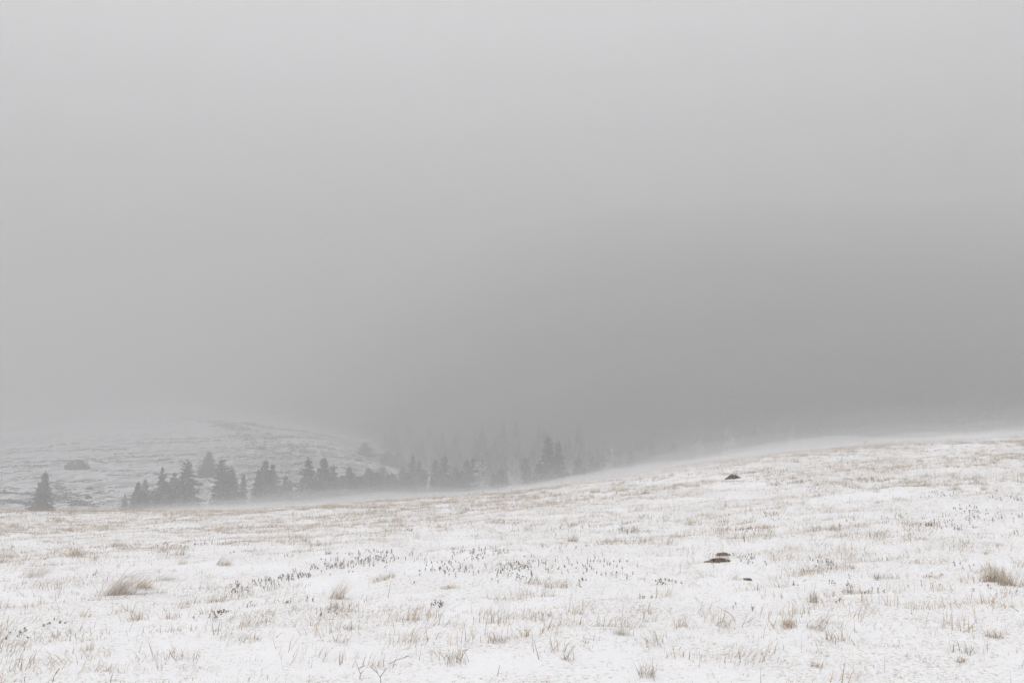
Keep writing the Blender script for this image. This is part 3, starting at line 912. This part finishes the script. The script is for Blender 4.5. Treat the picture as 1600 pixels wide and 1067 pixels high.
# ------------------------------------------------------------------ loose twigs in the foreground
def twig(u, v, segs, label, mat='twig', r=0.0032):
    """segs: polylines in pixels relative to the foot (dx right, dy up)"""
    x0, y0, z0 = on_ground(u, v)
    sc = y0 / F_PX
    s = Soup()
    for pl in segs:
        pts = [(px * sc, 0.25 * abs(px) * sc * (1 if (i % 2) else 0.3), py * sc) for i, (px, py) in enumerate(pl)]
        s.tube(pts, list(np.linspace(r, r * 0.45, len(pts))), 0, 5)
    o = link('dead_twig', s.mesh('dead_twig', [M[mat]], True), None, (x0, y0, z0 - 0.008))
    return tag(o, label, 'twig', 'dead twigs in the foreground snow')
TW = [
    (595, 1066, [[(0, 0), (-1, 8), (-5, 14), (-9, 23)], [(-1, 8), (4, 15), (8, 22)], [(-5, 14), (-13, 20), (-17, 25)]], 'branching forked twig at the bottom edge left of centre'),
    (608, 1036, [[(0, 0), (10, 5), (22, 9), (32, 14)], [(22, 9), (26, 10), (33, 10)]], 'long diagonal twig with a thick tip above the forked one'),
    (562, 1060, [[(0, 0), (1, 8), (-2, 16), (-7, 26)], [(1, 8), (6, 14)], [(-2, 16), (6, 20), (9, 20)]], 'zigzag twig left of the forked one at the bottom edge'),
    (718, 1034, [[(0, 0), (4, 9), (8, 15), (15, 21)], [(4, 9), (5, 16), (12, 20)]], 'leaning brown twig pair right of the diagonal twig'),
    (1150, 972, [[(0, 0), (-5, 9), (-9, 14), (-18, 18), (-28, 24)]], 'long bent twig in the foreground right of centre'),
    (842, 1029, [[(0, 0), (-3, 12), (-8, 30)]], 'straight thin twig leaning left near the bottom centre'),
    (531, 1041, [[(0, 0), (-1, 12), (0, 24)], [(0, 2), (4, 10), (5, 18)]], 'upright double twig in the lower left of centre'),
    (777, 1056, [[(0, 0), (2, 9), (4, 17)]], 'short brown twig leaning right, bottom edge past centre'),
    (1305, 1010, [[(0, 0), (1, 10), (0, 18)]], 'short upright grey twig in the lower right'),
    (340, 993, [[(0, 0), (1, 12), (3, 25)], [(-6, 2), (-8, 12), (-9, 20)]], 'pair of thin upright twigs in the left foreground'),
    (606, 934, [[(0, 0), (2, 10), (4, 25)]], 'thin upright stem below the wide row of tan grass'),
    (277, 1032, [[(0, 0), (-6, 5), (-11, 12), (-13, 17)]], 'small curved twig in the left foreground'),
    (1210, 980, [[(0, 0), (-4, 6), (-9, 14), (-7, 25)]], 'crooked grey twig left of the tan tufts, right foreground'),
    (1600 - 8, 955, [[(0, 0), (-5, 4), (-12, 9)]], 'short dark twig at the right edge of the photo'),
    (82, 1066, [[(0, 0), (1, 8), (5, 16), (9, 22)]], 'curved brown twig at the bottom left edge'),
    (38, 1066, [[(0, 0), (0, 6), (1, 10)]], 'short dark twig in the bottom left corner'),
    (173, 1066, [[(0, 0), (0, 8), (2, 13), (4, 18)]], 'dark-tipped twig at the bottom left, right of the curved one'),
    (1145, 883 + 4, [[(-29, 0), (-29, 8), (-27, 16)]], 'pale stem standing in front of the lower molehill'),
]
for (u, v, sg, lab) in TW:
    twig(u, v, sg, lab)

# ------------------------------------------------------------------ molehills
def molehill(lobes, label, seed=1):
    """lobes: (column, row of the front foot, width px, height px); the turned soil lies in one or two ragged heaps"""
    x0, y0, z0 = on_ground(lobes[0][0], lobes[0][1])
    t = bpy.data.objects.new('molehill', None); C.objects.link(t); t.location = (x0, y0, z0 - 0.02)
    r = np.random.default_rng(seed)
    for (u, v, wpx, hpx) in lobes:
        xc, yc, zc = on_ground(u, v)
        sc = yc / F_PX
        w, h = wpx * sc / 2, hpx * sc
        d = min(w * 0.6, 0.16)
        yc += d
        zc = float(ground(xc, yc))
        ox, oy, oz = xc - x0, yc - y0, zc - (z0 - 0.02)
        nr, na = 12, 40
        V, Fq = [], []
        for i in range(nr + 1):
            q = i / nr
            for j in range(na):
                a = j * 2 * math.pi / na
                rr = q * (0.82 + 0.16 * math.sin(2 * a + seed) + 0.1 * math.sin(3 * a + 2 * seed) + 0.8 * (float(vnoise(math.cos(a) * 4 + seed, math.sin(a) * 4, 8)) - 0.5))
                X, Y = rr * w * math.cos(a), rr * d * math.sin(a)
                g = float(ground(xc + X, yc + Y)) - zc
                Z = g + h * 0.7 * (1 - q ** 2.6) + (1 - q) ** 0.25 * h * 2.2 * (float(fbm(X * 26 + 9, Y * 26 + seed, 5, 3)) - 0.40)
                if i == nr: Z = g - 0.05
                V.append((ox + X, oy + Y, oz + Z))
        for i in range(nr):
            for j in range(na):
                k = (j + 1) % na
                Fq.append((i * na + j, i * na + k, (i + 1) * na + k, (i + 1) * na + j))
        link('soil_mound', mesh_np('soil_mound', np.array(V), np.array(Fq), [M['soil']]), t)
        n = int(60 + 200 * w / 0.25)
        a = r.uniform(0, 6.28, n); q = np.sqrt(r.uniform(0.1, 1.2, n))
        cx, cy = q * w * 0.95 * np.cos(a), q * d * np.sin(a)
        cz = ground(xc + cx, yc + cy) - zc + np.maximum(h * 0.75 * (1 - np.minimum(q, 1) ** 2.4), 0.004)
        vv, ff = tetra(np.stack([ox + cx, oy + cy, oz + cz], 1), r.uniform(0.006, 0.026, n))
        link('soil_crumbs', mesh_np('soil_crumbs', vv, ff, [M['soil']]), t)['kind'] = 'stuff'
    return tag(t, label, 'molehill', 'molehills in the snow')
molehill([(1125, 879, 35, 5), (1131, 868.5, 20, 4.5)], 'lower dark brown molehill split by a strip of snow', 2)
molehill([(1147, 748, 25, 5.5)], 'upper grey-brown molehill close to the ridge', 4)
molehill([(1169, 907, 11, 1.2)], 'thin strip of bare soil below right of the lower molehill', 6)

# ------------------------------------------------------------------ blowing snow along the crest
def env(x, y, seed=201):
    e = smoothstep(31, 45, y) * (1 - smoothstep(58, 95, y))
    sx = np.interp(x, [-60, -19, -15, -10, -5, -2, 1, 4, 10, 16, 30, 60], [0.05, 0.05, 0.4, 1.0, 0.9, 0.6, 0.6, 0.9, 1.0, 1.05, 1.05, 0.9])
    lump = np.clip(0.1 + 1.8 * fbm(x / 4.0, y / 5, seed, 4), 0.1, 2)
    return e * sx * lump

def mist_shell(name, thick, sigma, label, seed=201):
    gx = np.linspace(-70, 75, 260) + 0.013 * (seed % 11); gy = np.linspace(26.5, 96, 100) + 0.011 * (seed % 13)
    X, Y = np.meshgrid(gx, gy)
    Z = ground(X, Y)
    e = env(X, Y, seed)
    sink = 0.22 + 0.037 * (seed % 7)                    # underground wherever no snow is blowing
    top = Z - sink * (1 - np.clip(e * 4, 0, 1)) + thick * e
    bot = Z - sink - 0.25
    nxx, nyy = len(gx), len(gy)
    n = nxx * nyy
    idx = np.arange(n).reshape(nyy, nxx)
    q = np.stack([idx[:-1, :-1], idx[:-1, 1:], idx[1:, 1:], idx[1:, :-1]], -1).reshape(-1, 4)
    fs = [q, q[:, ::-1] + n]
    for e in (idx[0, :], idx[:, -1], idx[-1, ::-1], idx[::-1, 0]):
        a, b = e[:-1], e[1:]
        fs.append(np.stack([b, a, a + n, b + n], 1))
    v = np.concatenate([np.stack([X, Y, top], -1).reshape(-1, 3), np.stack([X, Y, bot], -1).reshape(-1, 3)])
    me = mesh_np(name, v, np.concatenate(fs), [volume_mat(name + '_air', sigma, (0.99, 0.99, 0.995))])
    return tag(link(name, me), label, kind='stuff')
for k, (th, sg, lab) in enumerate((
        (0.24, 0.28, 'densest lowest drift of blowing snow hugging the crest'),
        (0.46, 0.125, 'low drift of blowing snow along the crest'),
        (0.8, 0.036, 'thin veil of blowing snow above the crest'),
        (1.3, 0.010, 'thinner veil of blowing snow higher above the crest'),
        (2.3, 0.004, 'faint topmost veil of blowing snow over the ridge'))):
    mist_shell('blowing_snow', th, sg, lab, 201 + 37 * k)

nf = 200000
x = rng.uniform(-24, 32, nf); y = rng.uniform(30, 66, nf)
hgt = rng.exponential(0.5, nf)
keep = rng.random(nf) < np.clip(env(x, y), 0, 1)
x, y, hgt = x[keep], y[keep], hgt[keep]
pts = np.stack([x, y, ground(x, y) + hgt], 1)
v, f = tetra(pts, rng.uniform(0.006, 0.017, len(pts)))
tag(link('snow_flakes', mesh_np('snow_flakes', v, f, [M['flake']])), 'fine snow grains whirled up along the ridge', kind='stuff')

# ------------------------------------------------------------------ mountain fog
gz_min, gz_max = float(GZ.min()), float(GZ.max())
bx0, bx1, by0, by1, bz0, bz1 = -1150, 1150, -450, 1350, gz_min - 1.2, max(gz_max, float(V[:, 2].max()) if isinstance(V, np.ndarray) else 0) + 24
hv = np.array([(x, y, z) for z in (bz0, bz1) for (x, y) in ((bx0, by0), (bx1, by0), (bx1, by1), (bx0, by1))], float)
hf = np.array([(3, 2, 1, 0), (4, 5, 6, 7), (0, 1, 5, 4), (1, 2, 6, 5), (2, 3, 7, 6), (3, 0, 4, 7)])
tag(link('haze', mesh_np('haze', hv, hf, [volume_mat('mountain_fog', FOG, (0.742, 0.742, 0.746))])), 'even grey mountain fog over the whole slope', kind='stuff')
print('haze', bz0, bz1, 'tris', sum(len(m.loops) - 2 * len(m.polygons) for m in bpy.data.meshes))
